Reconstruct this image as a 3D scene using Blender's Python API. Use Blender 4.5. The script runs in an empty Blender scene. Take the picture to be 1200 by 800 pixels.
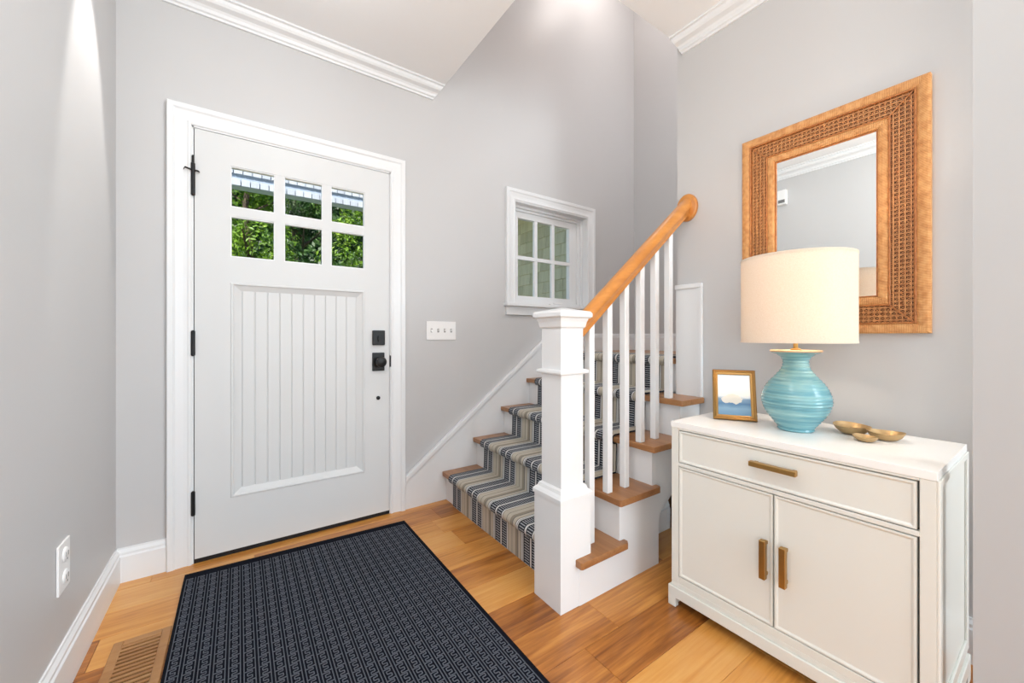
import bpy, bmesh, math, random
from mathutils import Matrix, Vector
random.seed(7)
R = math.radians
sc = bpy.context.scene
COL = sc.collection

# ------------------------------------------------------------------ camera
CAMH = 1.06
cd = bpy.data.cameras.new('camera')
cam = bpy.data.objects.new('camera', cd); COL.objects.link(cam)
cd.sensor_fit = 'HORIZONTAL'; cd.sensor_width = 36.0
cd.lens = 36.0 * 460.0 / 1200.0
cd.shift_y = -6.0 / 1200.0
cd.clip_start = 0.02; cd.clip_end = 200
cam.location = (0, 0, CAMH)
cam.rotation_euler = (R(90), 0, -math.atan(320 / 460.0))
sc.camera = cam

# ------------------------------------------------------------------ world, sun, lights, exposure
sc.view_settings.view_transform = 'Standard'
sc.view_settings.look = 'None'
sc.view_settings.gamma = 1.0
sc.view_settings.use_curve_mapping = False
sc.view_settings.exposure = 0.27

w = bpy.data.worlds.new('sky'); sc.world = w
w.use_nodes = True
wn = w.node_tree.nodes; wl = w.node_tree.links
wn.clear()
wo = wn.new('ShaderNodeOutputWorld'); wb = wn.new('ShaderNodeBackground')
ws = wn.new('ShaderNodeTexSky'); ws.sky_type = 'HOSEK_WILKIE'
ws.sun_direction = (-0.6, -0.45, 0.66); ws.turbidity = 3.0
wl.new(ws.outputs[0], wb.inputs[0]); wl.new(wb.outputs[0], wo.inputs[0])
wb.inputs[1].default_value = 4.5


def light(name, kind, loc, energy, color, target=None, **kw):
    ld = bpy.data.lights.new(name, kind)
    ld.energy = energy; ld.color = color
    for k, v in kw.items():
        setattr(ld, k, v)
    o = bpy.data.objects.new(name, ld); COL.objects.link(o)
    o.location = loc
    if target is not None:
        o.rotation_euler = (Vector(target) - Vector(loc)).to_track_quat('-Z', 'Y').to_euler()
    return o


light('sun', 'SUN', (-6, -4, 9), 9.0, (1.0, 0.95, 0.86), target=(0, 1, 0), angle=R(1.0))
# daylight through the wide rear window of the room behind the camera
light('rear_window_daylight', 'AREA', (0.80, -3.12, 1.55), 48.0, (0.80, 0.915, 1.0), target=(0.45, 2.0, 1.45),
      shape='RECTANGLE', size=2.1, size_y=2.0)
light('side_fill_light', 'AREA', (-2.50, -1.45, 1.50), 36.0, (0.80, 0.915, 1.0), target=(1.9, 0.6, 1.5),  # added fill, unseen; brightens the mirror wall from the left
      shape='RECTANGLE', size=2.2, size_y=2.0)
light('right_fill_light', 'AREA', (1.93, -1.70, 1.65), 62.0, (0.82, 0.925, 1.0), target=(-0.4, 0.9, 1.9),  # unseen area light added to lift the left wall
      shape='RECTANGLE', size=1.7, size_y=1.7)
# added point lights under the hall ceiling, without fixtures, to brighten walls and ceiling
light('hall_fill_light', 'POINT', (0.35, 0.60, 2.20), 11.0, (0.93, 0.965, 1.0), shadow_soft_size=0.12)
light('entry_fill_light', 'POINT', (0.22, 1.62, 2.38), 2.2, (0.95, 0.97, 1.0), shadow_soft_size=0.06)  # extra fill point, added to lift the entry ceiling
# recessed downlight over the entry by the left wall
light('entry_downlight', 'SPOT', (-0.21, 1.97, 2.64), 38.0, (1.0, 0.97, 0.93), target=(-0.435, 1.97, 1.84),
      spot_size=R(34), spot_blend=0.45, shadow_soft_size=0.02)
# upstairs lights over the stairwell
light('stairwell_light', 'POINT', (2.35, 1.95, 4.05), 9.5, (1.0, 0.91, 0.86), shadow_soft_size=0.12)
light('landing_light', 'POINT', (2.5, 0.9, 3.2), 24.0, (0.97, 0.97, 1.0), shadow_soft_size=0.12)


# ------------------------------------------------------------------ mesh helpers
class MB:
    def __init__(s):
        s.v = []; s.f = []

    def face(s, pts):
        n = len(s.v); s.v += [tuple(p) for p in pts]; s.f.append(tuple(range(n, n + len(pts)))); return s

    def box(s, x0, x1, y0, y1, z0, z1):
        n = len(s.v)
        s.v += [(x0, y0, z0), (x1, y0, z0), (x1, y1, z0), (x0, y1, z0), (x0, y0, z1), (x1, y0, z1), (x1, y1, z1), (x0, y1, z1)]
        for q in ((3, 2, 1, 0), (4, 5, 6, 7), (0, 1, 5, 4), (1, 2, 6, 5), (2, 3, 7, 6), (3, 0, 4, 7)):
            s.f.append(tuple(n + i for i in q))
        return s

    def prism(s, poly, axis, a0, a1):
        """poly: 2-D points in the plane across axis (x: (y,z), y: (x,z), z: (x,y))."""
        n = len(s.v); m = len(poly)
        for a in (a0, a1):
            for p, q in poly:
                s.v.append({'x': (a, p, q), 'y': (p, a, q), 'z': (p, q, a)}[axis])
        s.f.append(tuple(n + i for i in range(m))); s.f.append(tuple(n + m + i for i in reversed(range(m))))
        for i in range(m):
            j = (i + 1) % m
            s.f.append((n + j, n + i, n + m + i, n + m + j))
        return s

    def loft(s, rings, closed=True, caps=True):
        n = len(s.v); m = len(rings[0])
        for r in rings:
            s.v += [tuple(p) for p in r]
        for k in range(len(rings) - 1):
            for i in range(m if closed else m - 1):
                j = (i + 1) % m
                s.f.append((n + k * m + i, n + k * m + j, n + (k + 1) * m + j, n + (k + 1) * m + i))
        if caps and closed:
            s.f.append(tuple(n + i for i in reversed(range(m))))
            s.f.append(tuple(n + (len(rings) - 1) * m + i for i in range(m)))
        return s

    def lathe(s, prof, c, n=48, axis='z', caps=True):
        rings = []
        for r, h in prof:
            ring = []
            for i in range(n):
                t = 2 * math.pi * i / n
                a, b = r * math.cos(t), r * math.sin(t)
                ring.append({'z': (c[0] + a, c[1] + b, c[2] + h), 'y': (c[0] + a, c[1] + h, c[2] + b),
                             'x': (c[0] + h, c[1] + a, c[2] + b)}[axis])
            rings.append(ring)
        return s.loft(rings, True, caps)

    def xf(s, M):
        s.v = [tuple(M @ Vector(p)) for p in s.v]; return s

    def build(s, name, mat, parent=None, bevel=0.0, smooth=False, seg=2, uv=None):
        me = bpy.data.meshes.new(name)
        me.from_pydata(s.v, [], s.f)
        bm = bmesh.new(); bm.from_mesh(me)
        if uv is None:
            bmesh.ops.recalc_face_normals(bm, faces=bm.faces)
        if bevel:
            es = [e for e in bm.edges if len(e.link_faces) == 2 and e.calc_face_angle(0) > 0.5]
            bmesh.ops.bevel(bm, geom=es, offset=bevel, segments=seg, profile=0.7, affect='EDGES', clamp_overlap=True)
        for f in bm.faces:
            f.smooth = smooth
        bm.to_mesh(me); bm.free()
        if smooth:
            try:
                me.set_sharp_from_angle(angle=R(40))
            except Exception:
                pass
        me.materials.append(mat)
        o = bpy.data.objects.new(name, me); COL.objects.link(o)
        if parent is not None:
            par(o, parent)
        return o


def par(o, p):
    o.parent = p
    if p.type == 'EMPTY':
        o.matrix_parent_inverse = Matrix.Translation(-p.location)


def tag(o, label, cat=None, group=None, kind=None):
    o['label'] = label
    if cat: o['category'] = cat
    if group: o['group'] = group
    if kind: o['kind'] = kind
    return o


def thing(name, loc, label, cat=None, group=None, kind=None):
    o = bpy.data.objects.new(name, None); COL.objects.link(o)
    o.location = loc; o.empty_display_size = 0.05
    return tag(o, label, cat, group, kind)


# ------------------------------------------------------------------ materials
def s2l(c):
    return tuple((x / 255 / 12.92) if x / 255 <= 0.04045 else ((x / 255 + 0.055) / 1.055) ** 2.4 for x in c) + (1.0,)


class NT:
    def __init__(s, name):
        s.m = bpy.data.materials.new(name); s.m.use_nodes = True
        s.t = s.m.node_tree; s.n = s.t.nodes; s.l = s.t.links
        s.n.clear()
        s.out = s.n.new('ShaderNodeOutputMaterial'); s.b = s.n.new('ShaderNodeBsdfPrincipled')
        s.l.new(s.b.outputs[0], s.out.inputs[0])

    def N(s, typ, **kw):
        n = s.n.new(typ)
        for k, v in kw.items():
            if k.startswith('i_'):
                key = k[2:]
                key = int(key) if key.isdigit() else key.replace('_', ' ')
                n.inputs[key].default_value = v
            else:
                setattr(n, k, v)
        return n

    def L(s, a, b):
        s.l.new(a, b)

    def math(s, op, a, b=None, c=None):
        n = s.n.new('ShaderNodeMath'); n.operation = op
        for i, x in enumerate((a, b, c)):
            if x is None: continue
            if isinstance(x, (int, float)): n.inputs[i].default_value = x
            else: s.l.new(x, n.inputs[i])
        return n.outputs[0]

    def mix(s, fac, a, b, blend='MIX'):
        n = s.n.new('ShaderNodeMix'); n.data_type = 'RGBA'; n.blend_type = blend
        for sock, x in ((n.inputs[0], fac), (n.inputs[6], a), (n.inputs[7], b)):
            if hasattr(x, 'is_output'): s.l.new(x, sock)
            else: sock.default_value = x
        return n.outputs[2]

    def ramp(s, fac, stops, interp='LINEAR'):
        n = s.n.new('ShaderNodeValToRGB'); n.color_ramp.interpolation = interp
        e = n.color_ramp.elements
        while len(e) > 1: e.remove(e[-1])
        e[0].position, e[0].color = stops[0]
        for p, c in stops[1:]:
            x = e.new(p); x.color = c
        s.l.new(fac, n.inputs[0]); return n.outputs[0]

    def bump(s, h, strength, dist=0.002):
        n = s.n.new('ShaderNodeBump'); n.inputs['Strength'].default_value = strength
        n.inputs['Distance'].default_value = dist
        s.l.new(h, n.inputs['Height']); s.l.new(n.outputs[0], s.b.inputs['Normal'])


def paint(name, rgb, rough=0.5, var=0.02, scale=6.0, bump=0.03, bscale=350.0, spec=0.4):
    t = NT(name); tc = t.N('ShaderNodeTexCoord')
    c = s2l(rgb)
    n1 = t.N('ShaderNodeTexNoise', i_Scale=scale, i_Detail=3.0); t.L(tc.outputs['Object'], n1.inputs['Vector'])
    lo = tuple(x * (1 - var) for x in c[:3]) + (1,); hi = tuple(min(1, x * (1 + var)) for x in c[:3]) + (1,)
    t.L(t.mix(n1.outputs[0], lo, hi), t.b.inputs['Base Color'])
    t.b.inputs['Roughness'].default_value = rough
    t.b.inputs['Specular IOR Level'].default_value = spec
    if bump:
        n2 = t.N('ShaderNodeTexNoise', i_Scale=bscale, i_Detail=2.0); t.L(tc.outputs['Object'], n2.inputs['Vector'])
        t.bump(n2.outputs[0], bump, 0.001)
    return t.m


def metal(name, rgb, rough=0.35, met=1.0, streak=(1, 1, 1)):
    t = NT(name); tc = t.N('ShaderNodeTexCoord'); mp = t.N('ShaderNodeMapping'); mp.inputs['Scale'].default_value = streak
    t.L(tc.outputs['Object'], mp.inputs[0])
    n = t.N('ShaderNodeTexNoise', i_Scale=60.0, i_Detail=3.0); t.L(mp.outputs[0], n.inputs['Vector'])
    c = s2l(rgb)
    t.L(t.mix(n.outputs[0], tuple(x * .82 for x in c[:3]) + (1,), c), t.b.inputs['Base Color'])
    t.b.inputs['Metallic'].default_value = met
    t.L(t.math('MULTIPLY_ADD', n.outputs[0], 0.12, rough - 0.06), t.b.inputs['Roughness'])
    return t.m


def wood(name, stops, scale=(1.4, 16, 16), rough=0.35, rnd=0.5, fine=0.25, coat=0.0):
    """oak: per-object tone (Object Info random) plus stretched grain; scale's small number is the grain direction."""
    t = NT(name); tc = t.N('ShaderNodeTexCoord'); oi = t.N('ShaderNodeObjectInfo')
    add = t.N('ShaderNodeVectorMath', operation='MULTIPLY_ADD')
    t.L(oi.outputs['Random'], add.inputs[0]); add.inputs[1].default_value = (37, 19, 53); t.L(tc.outputs['Object'], add.inputs[2])
    mp = t.N('ShaderNodeMapping'); mp.inputs['Scale'].default_value = scale; t.L(add.outputs[0], mp.inputs[0])
    n1 = t.N('ShaderNodeTexNoise', i_Scale=1.0, i_Detail=5.0, i_Roughness=0.55, i_Distortion=1.3); t.L(mp.outputs[0], n1.inputs['Vector'])
    mp2 = t.N('ShaderNodeMapping'); mp2.inputs['Scale'].default_value = tuple(x * 7 if x > 3 else x * 3 for x in scale); t.L(add.outputs[0], mp2.inputs[0])
    n2 = t.N('ShaderNodeTexNoise', i_Scale=1.0, i_Detail=3.0); t.L(mp2.outputs[0], n2.inputs['Vector'])
    v = t.math('MULTIPLY_ADD', oi.outputs['Random'], rnd, t.math('MULTIPLY_ADD', n1.outputs[0], 1.0 - rnd * 0.5, -0.25 * rnd))
    v = t.math('ADD', v, t.math('MULTIPLY_ADD', n2.outputs[0], fine, -fine / 2))
    t.L(t.ramp(v, stops), t.b.inputs['Base Color'])
    t.b.inputs['Roughness'].default_value = rough
    t.b.inputs['Coat Weight'].default_value = coat
    t.b.inputs['Coat Roughness'].default_value = 0.2
    t.bump(n2.outputs[0], 0.06, 0.001)
    return t.m


M = {}
M['wall'] = paint('wall_greige_paint', (203, 201, 200), 0.42, 0.015, 2.5, 0.03, 260)
M['wall2'] = paint('near_wall_shaded_grey', (186, 187, 188), 0.5, 0.015, 2.5, 0.03, 260)  # wall colour darkened, standing in for shade on the near wall
M['ceil'] = paint('ceiling_white_paint', (246, 245, 244), 0.8, 0.01, 3, 0.02, 200)
M['trim'] = paint('trim_white_semigloss', (235, 235, 235), 0.32, 0.012, 4, 0.0)
M['door'] = paint('door_white_enamel', (220, 220, 219), 0.4, 0.012, 4, 0.02, 300)
M['console'] = paint('console_ivory_lacquer', (228, 227, 219), 0.28, 0.012, 4, 0.0)
M['contop'] = paint('console_white_lacquer', (246, 244, 240), 0.22, 0.012, 4, 0.0)
M['black'] = paint('black_iron', (13, 13, 15), 0.45, 0.2, 40, 0.05, 500)
M['rubber'] = paint('black_rubber', (20, 19, 19), 0.7, 0.2, 30)
M['plate'] = paint('white_plastic', (244, 242, 240), 0.3, 0.01, 10, 0)
M['slot'] = paint('socket_shadow_grey', (120, 118, 116), 0.5, 0.05, 40, 0)
M['brass'] = metal('brushed_brass', (190, 152, 92), 0.36, 1.0, (1, 1, 8))
M['gold'] = metal('gold_leaf', (182, 140, 84), 0.36, 1.0, (6, 6, 6))
M['bowl'] = metal('antique_gold', (196, 164, 118), 0.45, 0.6, (3, 3, 3))
oak = [(0.08, s2l((126, 70, 26))), (0.32, s2l((178, 111, 46))), (0.55, s2l((210, 144, 68))), (0.95, s2l((226, 170, 98)))]
M['plank'] = wood('oak_floor', oak, (1.6, 15, 15), 0.30, 0.54, 0.5, 0.15)
oak2 = [(0.0, s2l((116, 72, 40))), (0.45, s2l((162, 110, 66))), (1.0, s2l((194, 144, 94)))]
M['tread'] = wood('oak_tread', oak2, (17, 1.5, 17), 0.34, 0.2, 0.3, 0.1)
M['rail'] = wood('oak_rail', [(0.0, s2l((176, 102, 40))), (0.5, s2l((210, 138, 64))), (1.0, s2l((228, 164, 92)))], (2.5, 20, 20), 0.3, 0.1, 0.2, 0.2)
M['vent'] = wood('oak_register', [(0.0, s2l((132, 88, 50))), (0.5, s2l((168, 118, 70))), (1.0, s2l((190, 144, 94)))], (2, 20, 20), 0.45, 0.3, 0.2)
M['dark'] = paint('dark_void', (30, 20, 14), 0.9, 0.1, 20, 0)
M['gapdark'] = paint('door_weatherstrip', (70, 68, 66), 0.8, 0.1, 20, 0)


def glass_mat():
    t = NT('clear_glass'); t.n.remove(t.b)
    tr = t.N('ShaderNodeBsdfTransparent'); gl = t.N('ShaderNodeBsdfGlossy'); gl.inputs['Roughness'].default_value = 0.02
    fr = t.N('ShaderNodeFresnel', i_IOR=1.06); mx = t.N('ShaderNodeMixShader')
    nz = t.N('ShaderNodeTexNoise', i_Scale=2.0)
    t.L(t.ramp(nz.outputs[0], [(0, (.96, .98, .97, 1)), (1, (1, 1, 1, 1))]), tr.inputs[0])
    t.L(fr.outputs[0], mx.inputs[0]); t.L(tr.outputs[0], mx.inputs[1]); t.L(gl.outputs[0], mx.inputs[2])
    t.L(mx.outputs[0], t.out.inputs[0]); return t.m


M['glass'] = glass_mat()


def mirror_mat():
    t = NT('silvered_mirror'); nz = t.N('ShaderNodeTexNoise', i_Scale=1.5)
    t.L(t.ramp(nz.outputs[0], [(0, (.86, .88, .87, 1)), (1, (.9, .91, .9, 1))]), t.b.inputs['Base Color'])
    t.b.inputs['Metallic'].default_value = 1; t.b.inputs['Roughness'].default_value = 0.01; return t.m


M['mirror'] = mirror_mat()


def shade_mat():
    t = NT('linen_lampshade'); t.n.remove(t.b)
    tc = t.N('ShaderNodeTexCoord'); nz = t.N('ShaderNodeTexNoise', i_Scale=260.0, i_Detail=2.0); t.L(tc.outputs['Object'], nz.inputs['Vector'])
    col = t.ramp(nz.outputs[0], [(0.2, s2l((238, 222, 202))), (0.8, s2l((246, 234, 218)))])
    d = t.N('ShaderNodeBsdfDiffuse'); tl = t.N('ShaderNodeBsdfTranslucent'); mx = t.N('ShaderNodeMixShader', i_0=0.21)
    t.L(col, d.inputs[0]); t.L(col, tl.inputs[0])
    t.L(d.outputs[0], mx.inputs[1]); t.L(tl.outputs[0], mx.inputs[2]); t.L(mx.outputs[0], t.out.inputs[0]); return t.m


M['shade'] = shade_mat()


def ceramic_mat():
    t = NT('turquoise_glazed_ceramic'); tc = t.N('ShaderNodeTexCoord')
    mp = t.N('ShaderNodeMapping'); mp.inputs['Scale'].default_value = (5, 5, 70); t.L(tc.outputs['Object'], mp.inputs[0])
    nz = t.N('ShaderNodeTexNoise', i_Scale=1.0, i_Detail=4.0, i_Roughness=0.6); t.L(mp.outputs[0], nz.inputs['Vector'])
    mp2 = t.N('ShaderNodeMapping'); mp2.inputs['Scale'].default_value = (3, 3, 9); t.L(tc.outputs['Object'], mp2.inputs[0])
    n2 = t.N('ShaderNodeTexNoise', i_Scale=1.0, i_Detail=2.0); t.L(mp2.outputs[0], n2.inputs['Vector'])
    v = t.math('ADD', t.math('MULTIPLY', nz.outputs[0], 0.75), t.math('MULTIPLY', n2.outputs[0], 0.35))
    t.L(t.ramp(v, [(0.32, s2l((70, 128, 142))), (0.5, s2l((104, 160, 170))), (0.66, s2l((138, 184, 186))), (0.85, s2l((176, 206, 200)))]), t.b.inputs['Base Color'])
    t.b.inputs['Roughness'].default_value = 0.22
    t.b.inputs['Coat Weight'].default_value = 0.4; t.b.inputs['Coat Roughness'].default_value = 0.1
    t.bump(nz.outputs[0], 0.35, 0.003); return t.m


M['ceramic'] = ceramic_mat()
M['lip'] = paint('bare_clay_lip', (196, 170, 140), 0.6, 0.05, 30)


def rattan_mat(axis):
    t = NT('wrapped_rattan_' + axis); tc = t.N('ShaderNodeTexCoord')
    wv = t.N('ShaderNodeTexWave', wave_type='BANDS', bands_direction=axis.upper(), i_Scale=70.0, i_Distortion=0.6, i_Detail=1.0)
    t.L(tc.outputs['Object'], wv.inputs['Vector'])
    nz = t.N('ShaderNodeTexNoise', i_Scale=45.0, i_Detail=3.0); t.L(tc.outputs['Object'], nz.inputs['Vector'])
    v = t.math('MULTIPLY_ADD', wv.outputs[1], 0.28, t.math('MULTIPLY', nz.outputs[0], 0.72))
    t.L(t.ramp(v, [(0.2, s2l((172, 106, 52))), (0.45, s2l((212, 146, 84))), (0.7, s2l((230, 176, 116)))]), t.b.inputs['Base Color'])
    t.b.inputs['Roughness'].default_value = 0.5
    t.bump(wv.outputs[1], 0.5, 0.002); return t.m


M['ratY'] = rattan_mat('y'); M['ratZ'] = rattan_mat('z')


def simple_noise(name, a, b, scale, rough, det=3.0):
    t = NT(name); tc = t.N('ShaderNodeTexCoord'); nz = t.N('ShaderNodeTexNoise', i_Scale=scale, i_Detail=det)
    t.L(tc.outputs['Object'], nz.inputs['Vector'])
    t.L(t.ramp(nz.outputs[0], [(0.3, s2l(a)), (0.7, s2l(b))]), t.b.inputs['Base Color'])
    t.b.inputs['Roughness'].default_value = rough; t.bump(nz.outputs[0], 0.2, 0.002); return t.m


M['caneback'] = simple_noise('cane_backing', (64, 32, 14), (88, 48, 22), 60, 0.7)
M['cane'] = simple_noise('cane_strand', (178, 114, 62), (212, 150, 92), 80, 0.5)
M['canedge'] = simple_noise('cane_bead', (158, 92, 42), (196, 126, 66), 80, 0.5)
M['rug'] = simple_noise('rug_navy_pile', (15, 17, 25), (25, 27, 37), 400, 0.95)
M['rugline'] = simple_noise('rug_grey_rib', (84, 87, 96), (108, 111, 119), 500, 0.9)
M['rugedge'] = simple_noise('rug_black_binding', (18, 19, 24), (28, 29, 34), 300, 0.9)
for k_ in ('rug', 'rugline', 'rugedge'):
    [n for n in M[k_].node_tree.nodes if n.type == 'BSDF_PRINCIPLED'][0].inputs['Specular IOR Level'].default_value = 0.08
M['bark'] = simple_noise('tree_bark', (52, 42, 34), (92, 78, 62), 12, 0.9)


def leaf_mat(name, stops):
    t = NT(name); tc = t.N('ShaderNodeTexCoord'); nz = t.N('ShaderNodeTexNoise', i_Scale=2.2, i_Detail=6.0, i_Roughness=0.7)
    t.L(tc.outputs['Object'], nz.inputs['Vector'])
    c = t.ramp(nz.outputs[0], stops)
    t.L(c, t.b.inputs['Base Color']); t.b.inputs['Roughness'].default_value = 0.5
    tl = t.N('ShaderNodeBsdfTranslucent'); mx = t.N('ShaderNodeMixShader', i_0=0.35)
    t.L(c, tl.inputs[0]); t.L(t.b.outputs[0], mx.inputs[1]); t.L(tl.outputs[0], mx.inputs[2]); t.L(mx.outputs[0], t.out.inputs[0])
    return t.m


M['leafA'] = leaf_mat('leaf_yellow_green', [(0.35, s2l((58, 92, 30))), (0.55, s2l((120, 158, 44))), (0.75, s2l((196, 214, 92)))])
M['leafB'] = leaf_mat('leaf_dark_green', [(0.35, s2l((26, 48, 20))), (0.55, s2l((56, 92, 36))), (0.75, s2l((118, 156, 62)))])
M['lawn'] = simple_noise('lawn_grass', (44, 74, 28), (96, 128, 54), 18, 0.95)
M['porchfloor'] = simple_noise('porch_stone', (120, 116, 110), (150, 146, 140), 10, 0.8)


def shingle_mat(name, a, b):
    t = NT(name); tc = t.N('ShaderNodeTexCoord'); oi = t.N('ShaderNodeObjectInfo')
    mp = t.N('ShaderNodeMapping'); mp.inputs['Scale'].default_value = (40, 40, 3); t.L(tc.outputs['Object'], mp.inputs[0])
    nz = t.N('ShaderNodeTexNoise', i_Scale=1.0, i_Detail=4.0); t.L(mp.outputs[0], nz.inputs['Vector'])
    v = t.math('ADD', t.math('MULTIPLY', nz.outputs[0], 0.6), t.math('MULTIPLY', oi.outputs['Random'], 0.4))
    t.L(t.ramp(v, [(0.2, s2l(a)), (0.8, s2l(b))]), t.b.inputs['Base Color']); t.b.inputs['Roughness'].default_value = 0.85
    t.bump(nz.outputs[0], 0.3, 0.003); return t.m


M['shingle'] = shingle_mat('cedar_shingle', (186, 178, 150), (222, 214, 186))
M['fascia'] = shingle_mat('pale_fascia_tile', (168, 175, 190), (198, 204, 216))
M['beam'] = paint('porch_beam_blue_grey', (160, 172, 192), 0.6, 0.05, 6)
M['soffit'] = paint('soffit_cream', (222, 214, 190), 0.7, 0.03, 6)


def runner_mat():
    t = NT('striped_woven_runner'); uv = t.N('ShaderNodeUVMap'); uv.uv_map = 'uv'
    sp = t.N('ShaderNodeSeparateXYZ'); t.L(uv.outputs[0], sp.inputs[0])
    P = 0.2475
    fr = t.math('FRACT', t.math('DIVIDE', sp.outputs[0], P))
    nv, wh, bg, tp, gy = s2l((34, 38, 48)), s2l((218, 218, 216)), s2l((196, 187, 170)), s2l((154, 143, 128)), s2l((84, 86, 92))
    st = [(0.0, nv), (0.19, wh), (0.235, nv), (0.42, wh), (0.455, tp), (0.475, bg), (0.60, gy), (0.612, bg), (0.72, tp), (0.80, gy), (0.815, bg), (0.90, gy), (0.915, wh), (0.95, nv), (0.962, wh), (0.985, nv)]
    base = t.ramp(fr, st, 'CONSTANT')
    K, W_ = (0, 0, 0, 1), (1, 1, 1, 1)
    lad = t.ramp(fr, [(0.0, K), (0.02, W_), (0.165, K), (0.26, W_), (0.40, K)], 'CONSTANT')
    dash = t.math('LESS_THAN', t.math('FRACT', t.math('DIVIDE', sp.outputs[1], 0.0125)), 0.36)
    fac = t.math('MULTIPLY', lad, dash)
    nz = t.N('ShaderNodeTexNoise', i_Scale=420.0, i_Detail=2.0); t.L(uv.outputs[0], nz.inputs['Vector'])
    c = t.mix(fac, base, s2l((176, 179, 184)))
    c = t.mix(t.math('MULTIPLY', nz.outputs[0], 0.15), c, s2l((90, 88, 86)))
    t.L(c, t.b.inputs['Base Color']); t.b.inputs['Roughness'].default_value = 0.95
    wv = t.math('ADD', t.math('FRACT', t.math('DIVIDE', sp.outputs[1], 0.0125)), nz.outputs[0])
    t.bump(wv, 0.35, 0.002); return t.m


M['runner'] = runner_mat()


def print_mat():
    """flat print of a seascape: pale sky, white surf in the middle, blue water"""
    t = NT('seascape_print'); uv = t.N('ShaderNodeUVMap'); uv.uv_map = 'uv'
    sp = t.N('ShaderNodeSeparateXYZ'); t.L(uv.outputs[0], sp.inputs[0])
    mp = t.N('ShaderNodeMapping'); mp.inputs['Scale'].default_value = (3, 14, 1); t.L(uv.outputs[0], mp.inputs[0])
    nz = t.N('ShaderNodeTexNoise', i_Scale=1.0, i_Detail=4.0); t.L(mp.outputs[0], nz.inputs['Vector'])
    n2 = t.N('ShaderNodeTexNoise', i_Scale=5.0, i_Detail=4.0); t.L(uv.outputs[0], n2.inputs['Vector'])
    yy = t.math('ADD', sp.outputs[1], t.math('MULTIPLY_ADD', nz.outputs[0], 0.10, -0.05))
    c = t.ramp(yy, [(0.0, s2l((96, 138, 172))), (0.18, s2l((122, 160, 188))), (0.28, s2l((78, 120, 158))), (0.40, s2l((120, 150, 176))), (0.455, s2l((216, 222, 226))), (0.52, s2l((244, 240, 234))), (0.75, s2l((240, 243, 246))), (1.0, s2l((214, 230, 242)))])
    dx = t.math('DIVIDE', t.math('SUBTRACT', sp.outputs[0], 0.45), 0.36); dy = t.math('DIVIDE', t.math('SUBTRACT', sp.outputs[1], 0.40), 0.13)
    rr = t.math('ADD', t.math('ADD', t.math('MULTIPLY', dx, dx), t.math('MULTIPLY', dy, dy)), t.math('MULTIPLY_ADD', n2.outputs[0], 1.6, -0.8))
    c = t.mix(t.math('MULTIPLY', t.math('LESS_THAN', rr, 0.7), 0.8), c, s2l((226, 220, 206)))
    t.L(c, t.b.inputs['Base Color']); t.b.inputs['Roughness'].default_value = 0.25; return t.m


M['print'] = print_mat()

# ------------------------------------------------------------------ constants of the place
XL, YD, XR, ZC = -0.435, 2.36, 1.96, 2.655         # left wall, door wall, mirror wall, ceiling
XB, ZT, YE = 3.03, 5.2, 1.241                      # stair back wall, stairwell top, end of mirror wall
XCE = 1.075                                        # ceiling edge over the stairs
XN, YN, YR = 1.45, 0.142, -3.2                     # near wall face and corner, rear wall

# ------------------------------------------------------------------ walls and ceiling
m = MB(); m.box(XL - .12, XL, 0.30, YD + .14, 0, 2.95)
tag(m.build('wall_left', M['wall']), 'light greige side wall to the left of the white door', kind='structure')
OX0, OX1, OZ = -0.186, 0.752, 2.046                # door opening
WX0, WX1, WZ0, WZ1 = 1.66, 2.425, 1.285, 2.055     # window opening
m = MB()
y0, y1 = YD, YD + .14
m.box(XL, OX0, y0, y1, 0, ZT).box(OX0, OX1, y0, y1, OZ, ZT).box(OX1, WX0, y0, y1, 0, ZT)
m.box(WX0, WX1, y0, y1, 0, WZ0).box(WX0, WX1, y0, y1, WZ1, ZT).box(WX1, XB + .12, y0, y1, 0, ZT)
tag(m.build('wall_front', M['wall']), 'light greige wall that holds the front door and small window', kind='structure')
m = MB(); m.box(XR, XR + .12, -0.8, YE, 0, 2.95).box(XR, XR + .12, YR, -2.6, 0, 2.95).box(XR, XR + .12, -2.6, -0.8, 0, .75).box(XR, XR + .12, -2.6, -0.8, 2.55, 2.95)
tag(m.build('wall_right', M['wall']), 'pale greige wall with the rattan mirror', kind='structure')
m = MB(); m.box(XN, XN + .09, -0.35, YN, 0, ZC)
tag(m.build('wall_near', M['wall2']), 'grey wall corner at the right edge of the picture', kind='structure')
m = MB(); m.box(XB, XB + .12, -0.2, YD, 0, ZT)
tag(m.build('wall_stair_back', M['wall']), 'tall greige wall behind the stair landing', kind='structure')
# upper part of the stairwell (beyond the ceiling edge)
m = MB()
m.box(XCE - .12, XCE, YE, YD, 2.95, ZT).box(XCE, XR, YE - .12, YE, 2.95, ZT).box(XR, XR + .12, -0.2, YE, 2.95, ZT)
m.box(XR + .12, XB, -0.24, -0.12, 0, ZT)
tag(m.build('wall_stairwell', M['wall']), 'upper greige walls of the open stairwell', kind='structure')
m = MB(); m.box(XCE - .12, XB + .12, -0.32, YD + .14, ZT, ZT + .1)
tag(m.build('ceiling_stairwell', M['ceil']), 'white ceiling high above the stairs', kind='structure')
m = MB()
m.prism([(-2.72, YR - .12), (XR + .12, YR - .12), (XR + .12, YE), (XCE, YE), (XCE, YD), (XL - .12, YD), (XL - .12, .42), (-2.72, .42)], 'z', ZC, 2.95)
tag(m.build('ceiling', M['ceil']), 'flat white ceiling that stops at the open stairwell', kind='structure')
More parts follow.
